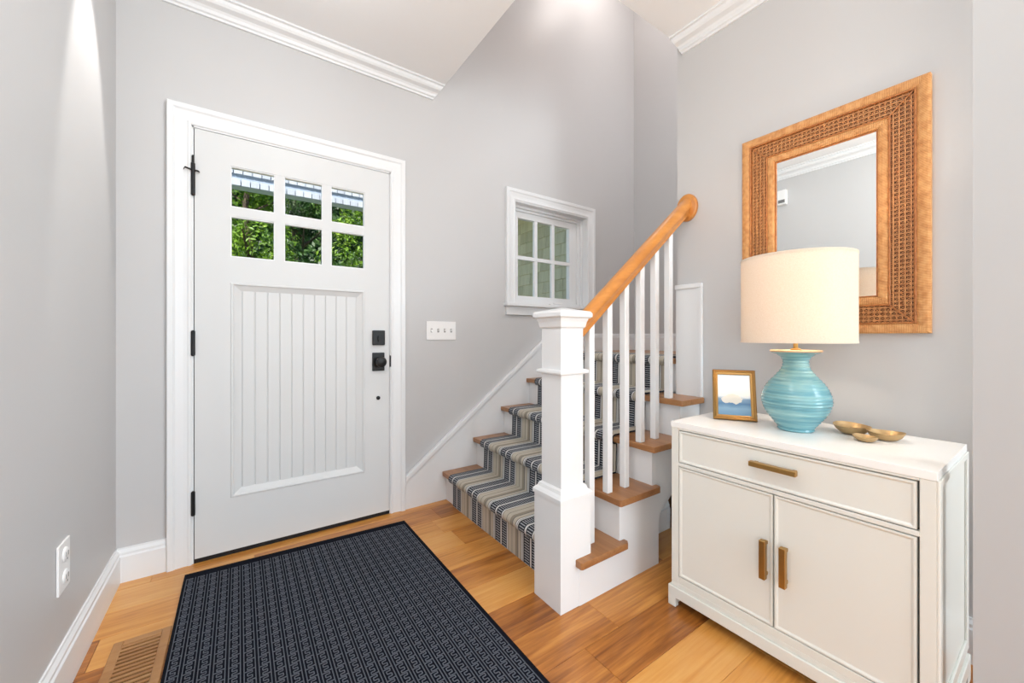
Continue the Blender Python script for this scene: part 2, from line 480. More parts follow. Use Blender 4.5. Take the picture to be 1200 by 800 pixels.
# rear wall of the hall with a wide window opening
m = MB()
m.box(-2.6, -0.25, YR - .12, YR, 0, ZC).box(1.85, XR, YR - .12, YR, 0, ZC).box(-0.25, 1.85, YR - .12, YR, 0, 0.5).box(-0.25, 1.85, YR - .12, YR, 2.55, ZC)
tag(m.build('wall_rear', M['wall']), 'greige wall behind the camera with a wide window opening', kind='structure')
m = MB()
m.box(-2.72, -2.6, YR - .12, -2.6, 0, ZC).box(-2.72, -2.6, -0.3, .42, 0, ZC).box(-2.72, -2.6, -2.6, -0.3, 0, .5).box(-2.72, -2.6, -2.6, -0.3, 2.5, ZC).box(-2.6, XL - .12, .30, .42, 0, ZC)
tag(m.build('wall_side_room', M['wall']), 'greige walls of the open room left of the camera', kind='structure')
# wall under the stairs
m = MB(); m.box(1.20, XR, 1.30, 1.36, 0, 0.15).box(1.60, XR, 1.30, 1.36, 0.15, 0.46)
tag(m.build('wall_under_stair', M['wall']), 'small grey wall under the stairs beside the cabinet', kind='structure')

# ------------------------------------------------------------------ floor
fl = thing('floor', (0.5, 0.8, 0), 'honey oak plank floor', kind='structure')
m = MB(); m.box(XL - .1, XB, -0.55, YD + .14, -0.08, -0.013)
m.build('subfloor', M['dark'], fl)
m = MB(); m.box(-2.65, XR + .05, YR - .1, -0.54, -0.08, 0).box(-2.65, XL - .1, -0.54, .36, -0.08, 0); m.build('rear_floor', M['plank'], fl)
PW = 0.166
k0 = -10
rnd = random.Random(11)
forced = {0: None}
for k in range(k0, 9):
    ya = 1.12 + PW * k
    yb = min(ya + PW, YD + .10)
    if ya >= YD: continue
    x = XL - 0.02 - rnd.uniform(0.0, 1.1)
    if k == 4: x = 0.951 - 1.35
    if k == -2: x = 0.965 - 1.25
    if x > XL - .02: x -= 1.35 if k == 4 else 1.25
    while x < XB:
        ln = rnd.uniform(0.75, 1.6) if k not in (4, -2) else (1.35 if k == 4 else 1.25)
        xa, xb = max(x, XL - .02), min(x + ln, XB)
        if xb - xa > 0.02 and not (xa > XR + .1):
            mm = MB(); mm.box(xa + .0004, xb - .0004, ya + .0004, yb - .0004, -0.013, 0)
            mm.build('plank', M['plank'], fl, bevel=0.0012, seg=1)
        x += ln

# ------------------------------------------------------------------ baseboards and crown
def bb_prof(d, h):      # (depth, height) profile
    return [(0, 0), (d, 0), (d, h - .035), (d * .75, h - .028), (d * .75, h - .018), (d * .35, h - .006), (d * .3, h), (0, h)]


m = MB(); m.prism([(XL + p, q) for p, q in bb_prof(.017, .145)], 'y', .30, YD)
tag(m.build('baseboard_left', M['trim']), 'white baseboard along the left wall', kind='structure')
m = MB(); m.prism([(YD - p, q) for p, q in bb_prof(.017, .145)], 'x', XL, -0.268)
tag(m.build('baseboard_front', M['trim']), 'short white baseboard between left corner and door casing', kind='structure')
m = MB(); m.prism([(XR - p, q) for p, q in bb_prof(.017, .145)], 'y', YR, 1.10)
tag(m.build('baseboard_right', M['trim']), 'white baseboard behind the cabinet', kind='structure')
m = MB(); m.prism([(XN - p, q) for p, q in bb_prof(.017, .145)], 'y', -0.35, YN)
m.prism([(XN + .09 + p, q) for p, q in bb_prof(.017, .145)], 'y', -0.35, YN)
tag(m.build('baseboard_near', M['trim']), 'white baseboard on the near wall corner', kind='structure')
m = MB(); m.prism([(1.30 - p, q) for p, q in bb_prof(.017, .145)], 'x', 1.20, XR)
tag(m.build('baseboard_under_stair', M['trim']), 'white baseboard in the niche under the stairs', kind='structure')
m = MB(); m.prism([(XB - p, .935 + q) for p, q in bb_prof(.017, .15)], 'y', -0.2, YD - .018)
m.prism([(YD - p, .935 + q) for p, q in bb_prof(.017, .15)], 'x', 1.99, XB)
tag(m.build('baseboard_landing', M['trim']), 'white baseboard around the stair landing', kind='structure')


def crown_prof(P, H):   # (out from wall, down from ceiling)
    pts = [(0, H), (.010, H), (.012, H - .010), (.020, H - .014)]
    for i in range(7):
        t = i / 6
        pts.append((.020 + (P - .032) * (t - .12 * math.sin(2 * math.pi * t)), H - .014 - (H - .028) * (t + .12 * math.sin(2 * math.pi * t))))
    pts += [(P - .010, .012), (P, .010), (P, 0), (0, 0)]
    return pts


cp = crown_prof(.078, .080)
m = MB(); r1 = [(XL, YD - p, ZC - q) for p, q in cp]; r2 = [(XCE - 0.055 * (q / .080) ** 1.0, YD - p, ZC - q) for p, q in cp]
m.loft([r1, r2]); tag(m.build('trim_1', M['trim']), 'white crown moulding above the front door', kind='structure')
m = MB(); r1 = [(XR - p, YR, ZC - q) for p, q in cp]; r2 = [(XR - p, YE - 0.03 * (q / .080), ZC - q) for p, q in cp]
m.loft([r1, r2]); tag(m.build('trim_2', M['trim']), 'white crown moulding above the rattan mirror', kind='structure')
m = MB(); m.prism([(XL + p, ZC - q) for p, q in cp], 'y', .30, YD)
tag(m.build('trim_3', M['trim']), 'white crown moulding along the left wall', kind='structure')

# ------------------------------------------------------------------ front door
door = thing('door_1', (0.283, YD, 0), 'white front door with six small panes and a planked panel', kind='structure')
DY = 2.345          # front face of the slab


def casing(parent, x0, x1, zt, zb, wdt, y, name='casing'):
    """three-sided casing with a stepped profile, inner edge x0..x1, top inner edge zt"""
    prof = [(0, 0), (0, .016), (.004, .019), (.012, .019), (.016, .016), (.03, .016), (wdt - .03, .020), (wdt - .022, .026), (wdt - .003, .027), (wdt, .024), (wdt, 0)]
    rings = []
    for (cx, cz, dx, dz) in ((x0, zb, -1, 0), (x0, zt, -1, 1), (x1, zt, 1, 1), (x1, zb, 1, 0)):
        rings.append([(cx + dx * a, y - b, cz + dz * a) for a, b in prof])
    mm = MB(); mm.loft(rings); return mm.build(name, M['trim'], parent)


casing(door, -0.180, 0.746, 2.042, 0.0, .088, YD)
m = MB(); m.box(-0.186, -0.1735, 2.348, 2.50, 0, 2.046).box(0.7405, 0.752, 2.348, 2.50, 0, 2.046).box(-0.186, 0.752, 2.348, 2.50, 2.0345, 2.046)
m.build('jamb', M['trim'], door)
m = MB(); m.box(-0.1735, -0.17, 2.365, 2.39, 0.0, 2.035).box(0.737, 0.7405, 2.365, 2.39, 0, 2.035).box(-0.17, 0.737, 2.365, 2.39, 2.0305, 2.0345)
m.build('weatherstrip', M['gapdark'], door)
m = MB(); m.box(-0.172, 0.740, 2.350, 2.42, 0.0, 0.022); m.build('threshold', M['rubber'], door)
yb = DY + .045
for x0, x1, z0, z1, nm in ((-0.17, -0.034, .022, 2.03, 'stile'), (0.597, 0.737, .022, 2.03, 'stile')):
    m = MB(); m.box(x0, x1, DY, yb, z0, z1); m.build(nm, M['door'], door)
for z0, z1 in ((.022, .276), (1.322, 1.447), (1.889, 2.03)):
    m = MB(); m.box(-0.034, 0.597, DY, yb, z0, z1); m.build('rail', M['door'], door)
LX = [(-0.034, .152), (.192, .376), (.416, .597)]; LZ = [(1.447, 1.646), (1.690, 1.889)]
for x0, x1 in ((.152, .192), (.376, .416)):
    m = MB(); m.box(x0, x1, DY + .001, yb, 1.447, 1.889); m.build('muntin', M['door'], door)
for x0, x1 in LX:
    m = MB(); m.box(x0, x1, DY + .001, yb, 1.646, 1.690); m.build('muntin', M['door'], door)
for x0, x1 in LX:
    for z0, z1 in LZ:
        m = MB()
        b = .005
        m.box(x0, x0 + b, DY + .004, DY + .02, z0, z1).box(x1 - b, x1, DY + .004, DY + .02, z0, z1).box(x0 + b, x1 - b, DY + .004, DY + .02, z0, z0 + b).box(x0 + b, x1 - b, DY + .004, DY + .02, z1 - b, z1)
        bead = m.build('glazing_bead', M['trim'], door)
        m = MB(); m.box(x0, x1, DY + .018, DY + .022, z0, z1); m.build('pane', M['glass'], bead)
# planked panel with a sloped moulding around it
px0, px1, pz0, pz1 = -0.034, .597, .276, 1.322
ix0, ix1, iz0, iz1 = .012, .552, .318, 1.284
m = MB()
prof = [(0, 0), (.004, -.004), (.010, -.004), (.016, .002), (.040, .012), (.046, .014), (.046, .03), (0, .03)]
rings = []
for cx, cz, dx, dz in ((px0, pz0, 1, 1), (px0, pz1, 1, -1), (px1, pz1, -1, -1), (px1, pz0, -1, 1), (px0, pz0, 1, 1)):
    rings.append([(cx + dx * a, DY + b, cz + dz * a * .9) for a, b in prof])
m.loft(rings, caps=False); m.build('panel_moulding', M['door'], door)
nb = 10; bw = (ix1 - ix0) / nb
for i in range(nb):
    xa = ix0 + bw * i; g = .0035
    m = MB()
    m.prism([(xa, DY + .0175), (xa + g, DY + .013), (xa + bw - g, DY + .013), (xa + bw, DY + .0175), (xa + bw, DY + .032), (xa, DY + .032)], 'z', iz0 - .006, iz1 + .006)
    m.build('panel_board', M['door'], door)
# hinges
for i, (z0, z1) in enumerate(((1.717, 1.862), (.973, 1.084), (.231, .338))):
    m = MB(); m.lathe([(.004, -.004), (.008, 0), (.008, z1 - z0), (.004, z1 - z0 + .004)], (-0.1745, DY - .008, z0), 12)
    m.box(-0.1815, -0.1675, DY - .006, DY + .002, z0, z1)
    h = m.build('hinge', M['black'], door, smooth=True)
    if i == 0:
        m = MB()
        path = [(-.034, -.012, 1.826), (-.028, -.02, 1.834), (-.012, -.014, 1.832), (0, -.01, 1.828), (.012, -.014, 1.829), (.022, -.016, 1.826), (.024, -.008, 1.824)]
        rings = []
        for p in path:
            rings.append([(-0.1745 + p[0], DY + p[1] + .004 * math.cos(t * math.pi / 3), p[2] + .004 * math.sin(t * math.pi / 3)) for t in range(6)])
        m.loft(rings); m.lathe([(.005, 0), (.005, .035), (.003, .038)], (-0.1745, DY - .008, 1.862), 10)
        m.build('hinge_pin_stop', M['black'], h, smooth=True)
# lock set
m = MB(); m.box(.637, .707, DY - .022, DY, 1.009, 1.095); lk = m.build('deadbolt', M['black'], door, bevel=.006)
m = MB(); m.box(.664, .680, DY - .036, DY - .022, 1.030, 1.062); m.build('thumb_turn', M['black'], lk, bevel=.003)
m = MB(); m.box(.637, .707, DY - .012, DY, .858, .965); kp = m.build('knob_plate', M['black'], door, bevel=.005)
m = MB(); m.lathe([(.014, 0), (.014, -.022), (.020, -.030), (.029, -.036), (.031, -.046), (.028, -.056), (.018, -.061), (.0, -.062)], (.674, DY - .012, .912), 28, 'y')
m.build('knob', M['black'], kp, smooth=True)
m = MB(); m.box(.7405, .7475, DY - .004, DY + .004, .878, .946); m.build('strike_plate', M['black'], door, bevel=.0015)
m = MB(); m.lathe([(.011, 0), (.011, -.006), (.006, -.008)], (.672, DY, .699), 16, 'y'); m.build('bolt_cover', M['black'], door, smooth=True)

# ------------------------------------------------------------------ small stair window
win = thing('window_1', (2.04, YD, 1.22), 'small white casement window with six panes beside the stairs', kind='structure')
casing(win, 1.662, 2.408, 2.058, 1.300, .082, YD)
m = MB(); m.box(1.565, 2.505, 2.300, 2.40, 1.280, 1.302); m.build('stool', M['trim'], win, bevel=.004)
m = MB(); m.box(1.582, 2.488, 2.338, YD, 1.218, 1.280); m.build('apron', M['trim'], win, bevel=.004)
m = MB()
m.box(1.648, 1.664, 2.348, 2.50, 1.302, 2.06).box(2.406, 2.43, 2.348, 2.50, 1.302, 2.06).box(1.664, 2.406, 2.348, 2.50, 2.050, 2.066).box(1.664, 2.406, 2.40, 2.50, 1.285, 1.304)
m.build('jamb', M['trim'], win)
m = MB()
for a, yy in ((.022, 2.405), (.044, 2.425)):
    m.box(1.664, 1.664 + a, yy, 2.50, 1.304, 2.05).box(2.406 - a, 2.406, yy, 2.50, 1.304, 2.05).box(1.664 + a, 2.406 - a, yy, 2.50, 2.05 - a * .8, 2.05).box(1.664 + a, 2.406 - a, yy, 2.50, 1.304, 1.304 + a * .6)
m.build('stop', M['trim'], win)
GX0, GX1, GZ0, GZ1, GY = 1.752, 2.288, 1.372, 1.968, 2.455
sash = MB(); sash.box(1.708, GX0, 2.440, 2.48, 1.330, 2.015).box(GX1, 2.362, 2.440, 2.48, 1.330, 2.015).box(GX0, GX1, 2.440, 2.48, 1.330, GZ0).box(GX0, GX1, 2.440, 2.48, GZ1, 2.015)
sash = sash.build('sash', M['trim'], win)
gw = (GX1 - GX0) / 3
m = MB(); m.box(GX0, GX1, GY - .0135, GY + .0135, 1.652, 1.680); m.build('muntin', M['trim'], sash)
for i in (1, 2):
    m = MB(); m.box(GX0 + gw * i - .014, GX0 + gw * i + .014, GY - .012, GY + .012, GZ0, GZ1); m.build('muntin', M['trim'], sash)
for i in range(3):
    for z0, z1 in ((GZ0, 1.666), (1.666, GZ1)):
        m = MB(); m.box(GX0 + gw * i, GX0 + gw * (i + 1), GY - .002, GY + .002, z0, z1); m.build('pane', M['glass'], sash)
m = MB(); m.box(2.03, 2.11, 2.385, 2.41, 1.304, 1.318).box(2.06, 2.15, 2.375, 2.383, 1.318, 1.328); m.build('crank_handle', M['plate'], win, bevel=.003)

# ------------------------------------------------------------------ staircase
RISE, RUN, X1 = 0.187, 0.226, 1.08
YS, YW = 1.115, 2.342
st = thing('staircase', (1.5, 1.7, 0), 'white staircase with oak treads, square newel post and oak handrail', 'staircase')
nose = [X1 + RUN * i for i in range(5)]
TT = 0.028
for i in range(4):
    z = RISE * (i + 1); x0 = nose[i]; x1 = nose[i + 1] + .034
    x1 = min(x1, XR - .001)
    m = MB()
    # tread board with a returned, rounded end
    ye = YS - .032
    xe = min(nose[i + 1] + .058, XR - .001)
    pts = [(x0 + .006, ye), (xe - .012, ye), (xe, ye + .012), (xe, YS), (x1, YS), (x1, YW), (x0, YW), (x0, ye + .006)]
    m.prism(pts, 'z', z - TT, z)
    m.build('tread', M['tread'], st, bevel=.008, smooth=True)
for i in range(5):
    z0 = RISE * i; z1 = RISE * (i + 1) - TT
    m = MB(); m.box(nose[i] + .028, nose[i] + .046, YS + .02, YW, z0, z1) if i < 4 else m.box(nose[i] + .028, nose[i] + .046, YE, YW, z0, z1)
    m.build('riser', M['trim'], st)
# landing
m = MB(); m.box(nose[4], XB - .001, YE + .002, YW, .935 - TT, .935).box(XR + .125, XB - .001, -0.19, YE + .002, .935 - TT, .935)
m.build('landing', M['tread'], st)
# side stringer panel
P = [(1.10, 0), (1.61, 0), (1.61, .222), (XR - .002, .475), (XR - .002, RISE * 4 - TT)]
P += [(nose[3] + .028, RISE * 4 - TT)]
for i in (3, 2, 1):
    P += [(nose[i] + .028, RISE * i - TT), (nose[i - 1] + .028, RISE * i - TT)]
P = P[:-1] + [(1.10, RISE - TT)]
m = MB(); m.prism(P, 'y', YS, YS + .02); m.build('side_panel', M['trim'], st)
m = MB(); m.box(1.594, 1.61, YS + .02, 1.30, 0, .222); m.build('side_panel_return', M['trim'], st)
# wall stringer (skirt board) along the door wall
s0 = (0.834, 0.0); top = lambda x: 0.175 + (x - 0.834) * 0.765
xe = 2.02
zs = [(0.834, 0), (1.15, 0), (2.10, .80), (2.10, 1.085), (0.834 + (1.085 - .175) / .765, 1.085), (0.834, .175)]
m = MB(); m.prism(zs, 'y', YD - .016, YD - .001); sk = m.build('wall_stringer', M['trim'], st)
xa, za, xb, zb_ = 0.834, .175, 0.834 + (1.085 - .175) / .765, 1.085
m = MB(); m.prism([(xa, za - .004), (xb, zb_ - .004), (xb, zb_ + .030), (xa, za + .030)], 'y', YD - .032, YD - .001)
m.build('stringer_cap', M['trim'], sk, bevel=.005)
# end panel on the mirror wall
m = MB(); m.box(XR - .012, XR - .001, 1.10, YE, RISE * 4, 1.325); ep = m.build('end_panel', M['trim'], st)
m = MB(); m.box(XR - .022, XR - .001, 1.094, YE + .002, 1.312, 1.336).box(XR - .020, XR - .001, 1.094, 1.112, RISE * 4, 1.312); m.build('end_panel_bead', M['trim'], ep, bevel=.004)

# newel post
NX, NY = 1.083, 1.198
def sq(cx, cy, h):
    return [(cx - h, cy - h), (cx + h, cy - h), (cx + h, cy + h), (cx - h, cy + h)]


def sqloft(prof):
    mm = MB(); mm.loft([[(x, y, z) for x, y in sq(NX, NY, h)] for h, z in prof]); return mm


nw = sqloft([(.0595, .40), (.0595, 1.14)]).build('newel_post', M['trim'], st, bevel=.002)
sqloft([(.081, 0), (.081, .428)]).build('newel_base', M['trim'], nw, bevel=.002)
sqloft([(.086, .422), (.086, .436), (.080, .444), (.072, .450), (.068, .462), (.0605, .468)]).build('base_moulding', M['trim'], nw)
sqloft([(.060, .908), (.074, .912), (.076, .918), (.074, .926), (.060, .930)]).build('collar', M['trim'], nw)
sqloft([(.060, 1.092), (.066, 1.098), (.068, 1.108), (.070, 1.118), (.074, 1.128), (.074, 1.132)]).build('neck_moulding', M['trim'], nw)
sqloft([(.078, 1.132), (.086, 1.138), (.086, 1.152), (.080, 1.160), (.010, 1.176)]).build('cap', M['trim'], nw)
# handrail
RY = 1.180
rz = lambda x: 1.146 + .827 * (x - 1.22)
prof = [(-.018, -.034), (.018, -.034), (.020, -.014), (.030, -.004), (.032, .012), (.026, .028), (.012, .037), (-.012, .037), (-.026, .028), (-.032, .012), (-.030, -.004), (-.020, -.014)]
m = MB(); rings = []
for x in (NX + .058, XR - .012):
    rings.append([(x, RY + a, rz(x) + b * 1.297) for a, b in prof])
m.loft(rings); hr = m.build('handrail', M['rail'], st, smooth=True)
m = MB(); rings = []
for sx, sc_ in ((XR - .001, 1.0), (XR - .012, 1.0), (XR - .018, .94), (XR - .020, .86)):
    rings.append([(sx, RY + .058 * sc_ * math.cos(t * math.pi / 16), rz(XR - .02) + .072 * sc_ * math.sin(t * math.pi / 16)) for t in range(32)])
m.loft(rings); m.build('rosette', M['rail'], hr, smooth=True)
# balusters
for x, t in ((1.222, 1), (1.334, 2), (1.447, 2), (1.560, 3), (1.672, 3), (1.787, 4)):
    h = .0155; zb2 = RISE * t
    m = MB()
    za, zb3 = rz(x - h) - .042, rz(x + h) - .042
    m.loft([[(x - h, RY - h, zb2), (x + h, RY - h, zb2), (x + h, RY + h, zb2), (x - h, RY + h, zb2)],
            [(x - h, RY - h, za), (x + h, RY - h, zb3), (x + h, RY + h, zb3), (x - h, RY + h, za)]])
    m.build('baluster', M['trim'], st, bevel=.002, seg=1)

# stair runner
prof = []
T = .010
def arc(cx, cz, r, a0, a1, n=6):
    return [(cx + r * math.cos(R(a0 + (a1 - a0) * i / n)), cz + r * math.sin(R(a0 + (a1 - a0) * i / n))) for i in range(n + 1)]


outer = [(nose[0] + .028 - T, 0.001)]
for i in range(5):
    z = RISE * (i + 1); xn = nose[i]; xr = xn + .028 - T
    outer.append((xr, z - TT - T - .004))
    outer += [(xr - .006, z - TT - T + .001)] + arc(xn + .012, z - .014, .014 + T + .002, 250, 90, 8)
    if i < 4:
        outer.append((nose[i + 1] + .028 - T - .004, z + T))
outer.append((nose[4] + .30, .935 + T))
inner = []
for i, p in enumerate(outer):
    a = outer[max(i - 1, 0)]; b = outer[min(i + 1, len(outer) - 1)]
    dx, dz = b[0] - a[0], b[1] - a[1]; L_ = math.hypot(dx, dz) or 1
    inner.append((p[0] + dz / L_ * T * .95, p[1] - dx / L_ * T * .95))
ra, rb = 1.316, 2.224
me = bpy.data.meshes.new('stair_runner')
vs = []; fs = []; uvs = []
s_ = [0.0]
for i in range(1, len(outer)):
    s_.append(s_[-1] + math.hypot(outer[i][0] - outer[i - 1][0], outer[i][1] - outer[i - 1][1]))
n = len(outer)
for i in range(n):
    vs += [(outer[i][0], ra, outer[i][1]), (outer[i][0], rb, outer[i][1]), (inner[i][0], ra, inner[i][1]), (inner[i][0], rb, inner[i][1])]
for i in range(n - 1):
    a, b = 4 * i, 4 * (i + 1)
    fs.append((a, b, b + 1, a + 1)); uvs += [(rb - ra, s_[i]), (rb - ra, s_[i + 1]), (0, s_[i + 1]), (0, s_[i])]
    fs.append((a + 1, b + 1, b + 3, a + 3)); uvs += [(0.001, s_[i]), (0.001, s_[i + 1]), (0.001, s_[i + 1]), (0.001, s_[i])]
    fs.append((a, a + 2, b + 2, b)); uvs += [(0.001, s_[i]), (0.001, s_[i]), (0.001, s_[i + 1]), (0.001, s_[i + 1])]
    fs.append((a + 2, a + 3, b + 3, b + 2)); uvs += [(0, s_[i])] * 4
me.from_pydata(vs, [], fs)
ul = me.uv_layers.new(name='uv')
for i, c in enumerate(uvs): ul.data[i].uv = c
for p in me.polygons: p.use_smooth = True
me.set_sharp_from_angle(angle=R(50))
me.materials.append(M['runner'])
o = bpy.data.objects.new('stair_runner', me); COL.objects.link(o)
tag(o, 'navy, beige and white striped carpet runner on the stairs', 'carpet runner')

# ------------------------------------------------------------------ console cabinet
CX0, CX1, CY0, CY1, CZ = 1.410, 1.858, .196, .918, .725
cab = thing('console_cabinet', ((CX0 + CX1) / 2, (CY0 + CY1) / 2, 0), 'ivory console cabinet with one drawer, two doors and brass pulls', 'cabinet')
m = MB(); m.box(CX0 - .002, CX1, CY0 - .002, CY1 + .002, CZ - .022, CZ); m.build('top', M['contop'], cab, bevel=.002)
m = MB()
pw = .030
m.box(CX0, CX1, CY0, CY0 + pw, .095, CZ - .022).box(CX0, CX1, CY1 - pw, CY1, .095, CZ - .022)        # side posts/panels
m.box(CX0, CX0 + .02, CY0 + pw, CY1 - pw, CZ - .030, CZ - .022).box(CX0, CX0 + .02, CY0 + pw, CY1 - pw, .553, .567)
m.box(CX0, CX0 + .03, CY0 + pw, CY1 - pw, .095, .122).box(CX0 + .03, CX1, CY0 + pw, CY1 - pw, .095, .11).box(CX1 - .01, CX1, CY0 + pw, CY1 - pw, .11, CZ - .022)
m.build('body', M['console'], cab, bevel=.0015, seg=1)
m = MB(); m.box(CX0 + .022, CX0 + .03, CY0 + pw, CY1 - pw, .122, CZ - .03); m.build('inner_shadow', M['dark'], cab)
# side frame on the right end
m = MB(); e = .006
m.box(CX0, CX0 + .03, CY0 - e, CY0, .095, CZ - .022).box(CX1 - .03, CX1, CY0 - e, CY0, .095, CZ - .022).box(CX0 + .03, CX1 - .03, CY0 - e, CY0, .095, .13).box(CX0 + .03, CX1 - .03, CY0 - e, CY0, CZ - .04, CZ - .022)
m.build('side_frame', M['console'], cab, bevel=.0012, seg=1)
# base with feet
m = MB()
bx0 = CX0 - .008
m.box(CX0, CX1, CY0, CY1, .078, .095)
m.prism([(CY0 - .010, 0), (CY0 + .022, 0), (CY0 + .022, .036), (CY1 - .022, .036), (CY1 - .022, 0), (CY1 + .010, 0), (CY1 + .010, .078), (CY0 - .010, .078)], 'x', bx0, bx0 + .022)
m.prism([(bx0 + .022, 0), (bx0 + .05, 0), (bx0 + .05, .036), (CX1 - .04, .036), (CX1 - .04, 0), (CX1, 0), (CX1, .078), (bx0 + .022, .078)], 'y', CY0 - .010, CY0 + .012)
m.prism([(bx0 + .022, 0), (bx0 + .05, 0), (bx0 + .05, .036), (CX1 - .04, .036), (CX1 - .04, 0), (CX1, 0), (CX1, .078), (bx0 + .022, .078)], 'y', CY1 - .012, CY1 + .010)
m.build('base', M['console'], cab, bevel=.002, seg=1)


def front(name, y0, y1, z0, z1):
    mm = MB()
    mm.box(CX0 + .004, CX0 + .021, y0, y1, z0, z1)
    o = mm.build(name, M['console'], cab, bevel=.001, seg=1)
    rings = []
    for cy, cz, sy, sz in ((y0, z0, 1, 1), (y0, z1, 1, -1), (y1, z1, -1, -1), (y1, z0, -1, 1), (y0, z0, 1, 1)):
        rings.append([(xx, cy + sy * a_, cz + sz * a_) for a_, xx in ((0, CX0 + .005), (.0012, CX0), (.006, CX0), (.012, CX0 + .0045), (.012, CX0 + .006), (0, CX0 + .006))])
    mm = MB(); mm.loft(rings, caps=False)
    mm.build('lip', M['console'], o)
    return o


g = .0025
dr = front('drawer', CY0 + pw + g + .002, CY1 - pw - g, .5695, .692)
ymid = .556
d1 = front('door', ymid + g * .7, CY1 - pw - g, .125, .5505)
d2 = front('door', CY0 + pw + g + .002, ymid - g * .7, .125, .5505)


def pull(parent, yc, zc, ly, lz):
    mm = MB(); mm.box(CX0 - .030, CX0 - .012, yc - ly / 2, yc + ly / 2, zc - lz / 2, zc + lz / 2)
    o = mm.build('handle', M['brass'], parent, bevel=.0012, seg=1)
    v = lz > ly
    for s in (-1, 1):
        oy = 0 if v else s * (ly / 2 - .012); oz = s * (lz / 2 - .012) if v else 0
        mm_ = MB(); mm_.box(CX0 - .012, CX0 + .005, yc + oy - .005, yc + oy + .005, zc + oz - .005, zc + oz + .005)
        par(mm_.build('handle_post', M['brass'], o.parent), o.parent)
    return o


pull(dr, .552, .641, .134, .016)
pull(d1, .5785, .340, .018, .124)
pull(d2, .5215, .340, .018, .124)

# ------------------------------------------------------------------ table lamp
LXc, LYc = 1.640, .575
lamp = thing('table_lamp', (LXc, LYc, CZ), 'turquoise ridged ceramic table lamp with glowing cream drum shade', 'lamp')
pr = [(.0, .0), (.052, 0), (.056, .004), (.054, .010)]
ctrl = [(.054, .010), (.073, .035), (.092, .062), (.103, .092), (.1055, .112), (.099, .140), (.084, .168), (.063, .193), (.048, .213), (.041, .228), (.039, .244), (.043, .256), (.055, .268), (.072, .276)]
def catmull(pts, n):
    out = []
    for i in range(len(pts) - 1):
        p0, p1, p2, p3 = pts[max(i - 1, 0)], pts[i], pts[i + 1], pts[min(i + 2, len(pts) - 1)]
        for k in range(n):
            t = k / n
            out.append(tuple(.5 * (2 * b + (c - a) * t + (2 * a - 5 * b + 4 * c - d_) * t * t + (-a + 3 * b - 3 * c + d_) * t ** 3) for a, b, c, d_ in zip(p0, p1, p2, p3)))
    out.append(pts[-1]); return out


body = catmull(ctrl, 8)
body = [(r + .0011 * math.sin(h * 2 * math.pi / .0105), h) for r, h in body]
m = MB(); m.lathe(pr + body + [(.075, .279)], (LXc, LYc, CZ + .0005), 64); m.build('vase_body', M['ceramic'], lamp, smooth=True)
m = MB(); m.lathe([(.0, .279), (.076, .279), (.0775, .281), (.0775, .284), (.075, .286), (.0, .286)], (LXc, LYc, CZ), 64); m.build('rim', M['lip'], lamp, smooth=True)
m = MB(); m.lathe([(0, .286), (.016, .286), (.016, .290), (.0075, .294), (.0075, .40), (.014, .404), (.014, .44), (.0, .444)], (LXc, LYc, CZ), 20); m.build('stem', M['brass'], lamp, smooth=True)
SR, SZ0, SZ1 = .170, 1.037, 1.342
m = MB(); n_ = 96
m.lathe([(SR, SZ0), (SR, SZ0 + .004), (SR, SZ1 - .004), (SR, SZ1), (SR - .002, SZ1), (SR - .002, SZ0), (SR, SZ0)], (LXc, LYc, 0), n_, caps=False)
shd = m.build('lamp_shade', M['shade'], lamp, smooth=True)
for zz in (SZ0, SZ1 - .007):
    m = MB(); m.lathe([(SR + .0012, zz), (SR + .0012, zz + .007), (SR - .003, zz + .007), (SR - .003, zz), (SR + .0012, zz)], (LXc, LYc, 0), n_, caps=False)
    m.build('shade_trim', M['shade'], shd, smooth=True)
m = MB()
for k in range(3):
    a = R(120 * k + 20)
    m.xf(Matrix.Identity(4))
    mm = MB(); mm.box(.012, SR - .003, -.0015, .0015, SZ1 - .028, SZ1 - .025); mm.xf(Matrix.Translation((LXc, LYc, 0)) @ Matrix.Rotation(a, 4, 'Z'))
    b0 = len(m.v); m.v += mm.v; m.f += [tuple(b0 + i for i in f) for f in mm.f]
m.lathe([(.013, SZ1 - .03), (.013, SZ1 - .022), (.005, SZ1 - .02), (.005, SZ1 + .0)], (LXc, LYc, 0), 16)
m.build('shade_carrier', M['brass'], shd)
def bulb_mat():
    t = NT('warm_bulb_glow'); t.n.remove(t.b); e_ = t.N('ShaderNodeEmission'); e_.inputs[1].default_value = 25.0
    nz = t.N('ShaderNodeTexNoise', i_Scale=3.0); t.L(t.ramp(nz.outputs[0], [(0, (1, .80, .56, 1)), (1, (1, .84, .62, 1))]), e_.inputs[0])
    t.L(e_.outputs[0], t.out.inputs[0]); return t.m


m = MB(); m.lathe([(.0, 0), (.013, .002), (.014, .02), (.022, .035), (.029, .052), (.03, .064), (.026, .080), (.014, .091), (0, .094)], (LXc, LYc, 1.166), 24)
m.build('bulb', bulb_mat(), lamp, smooth=True)
light('lamp_bulb_light', 'POINT', (LXc, LYc, 1.215), 11.0, (1.0, 0.84, 0.68), shadow_soft_size=0.034)

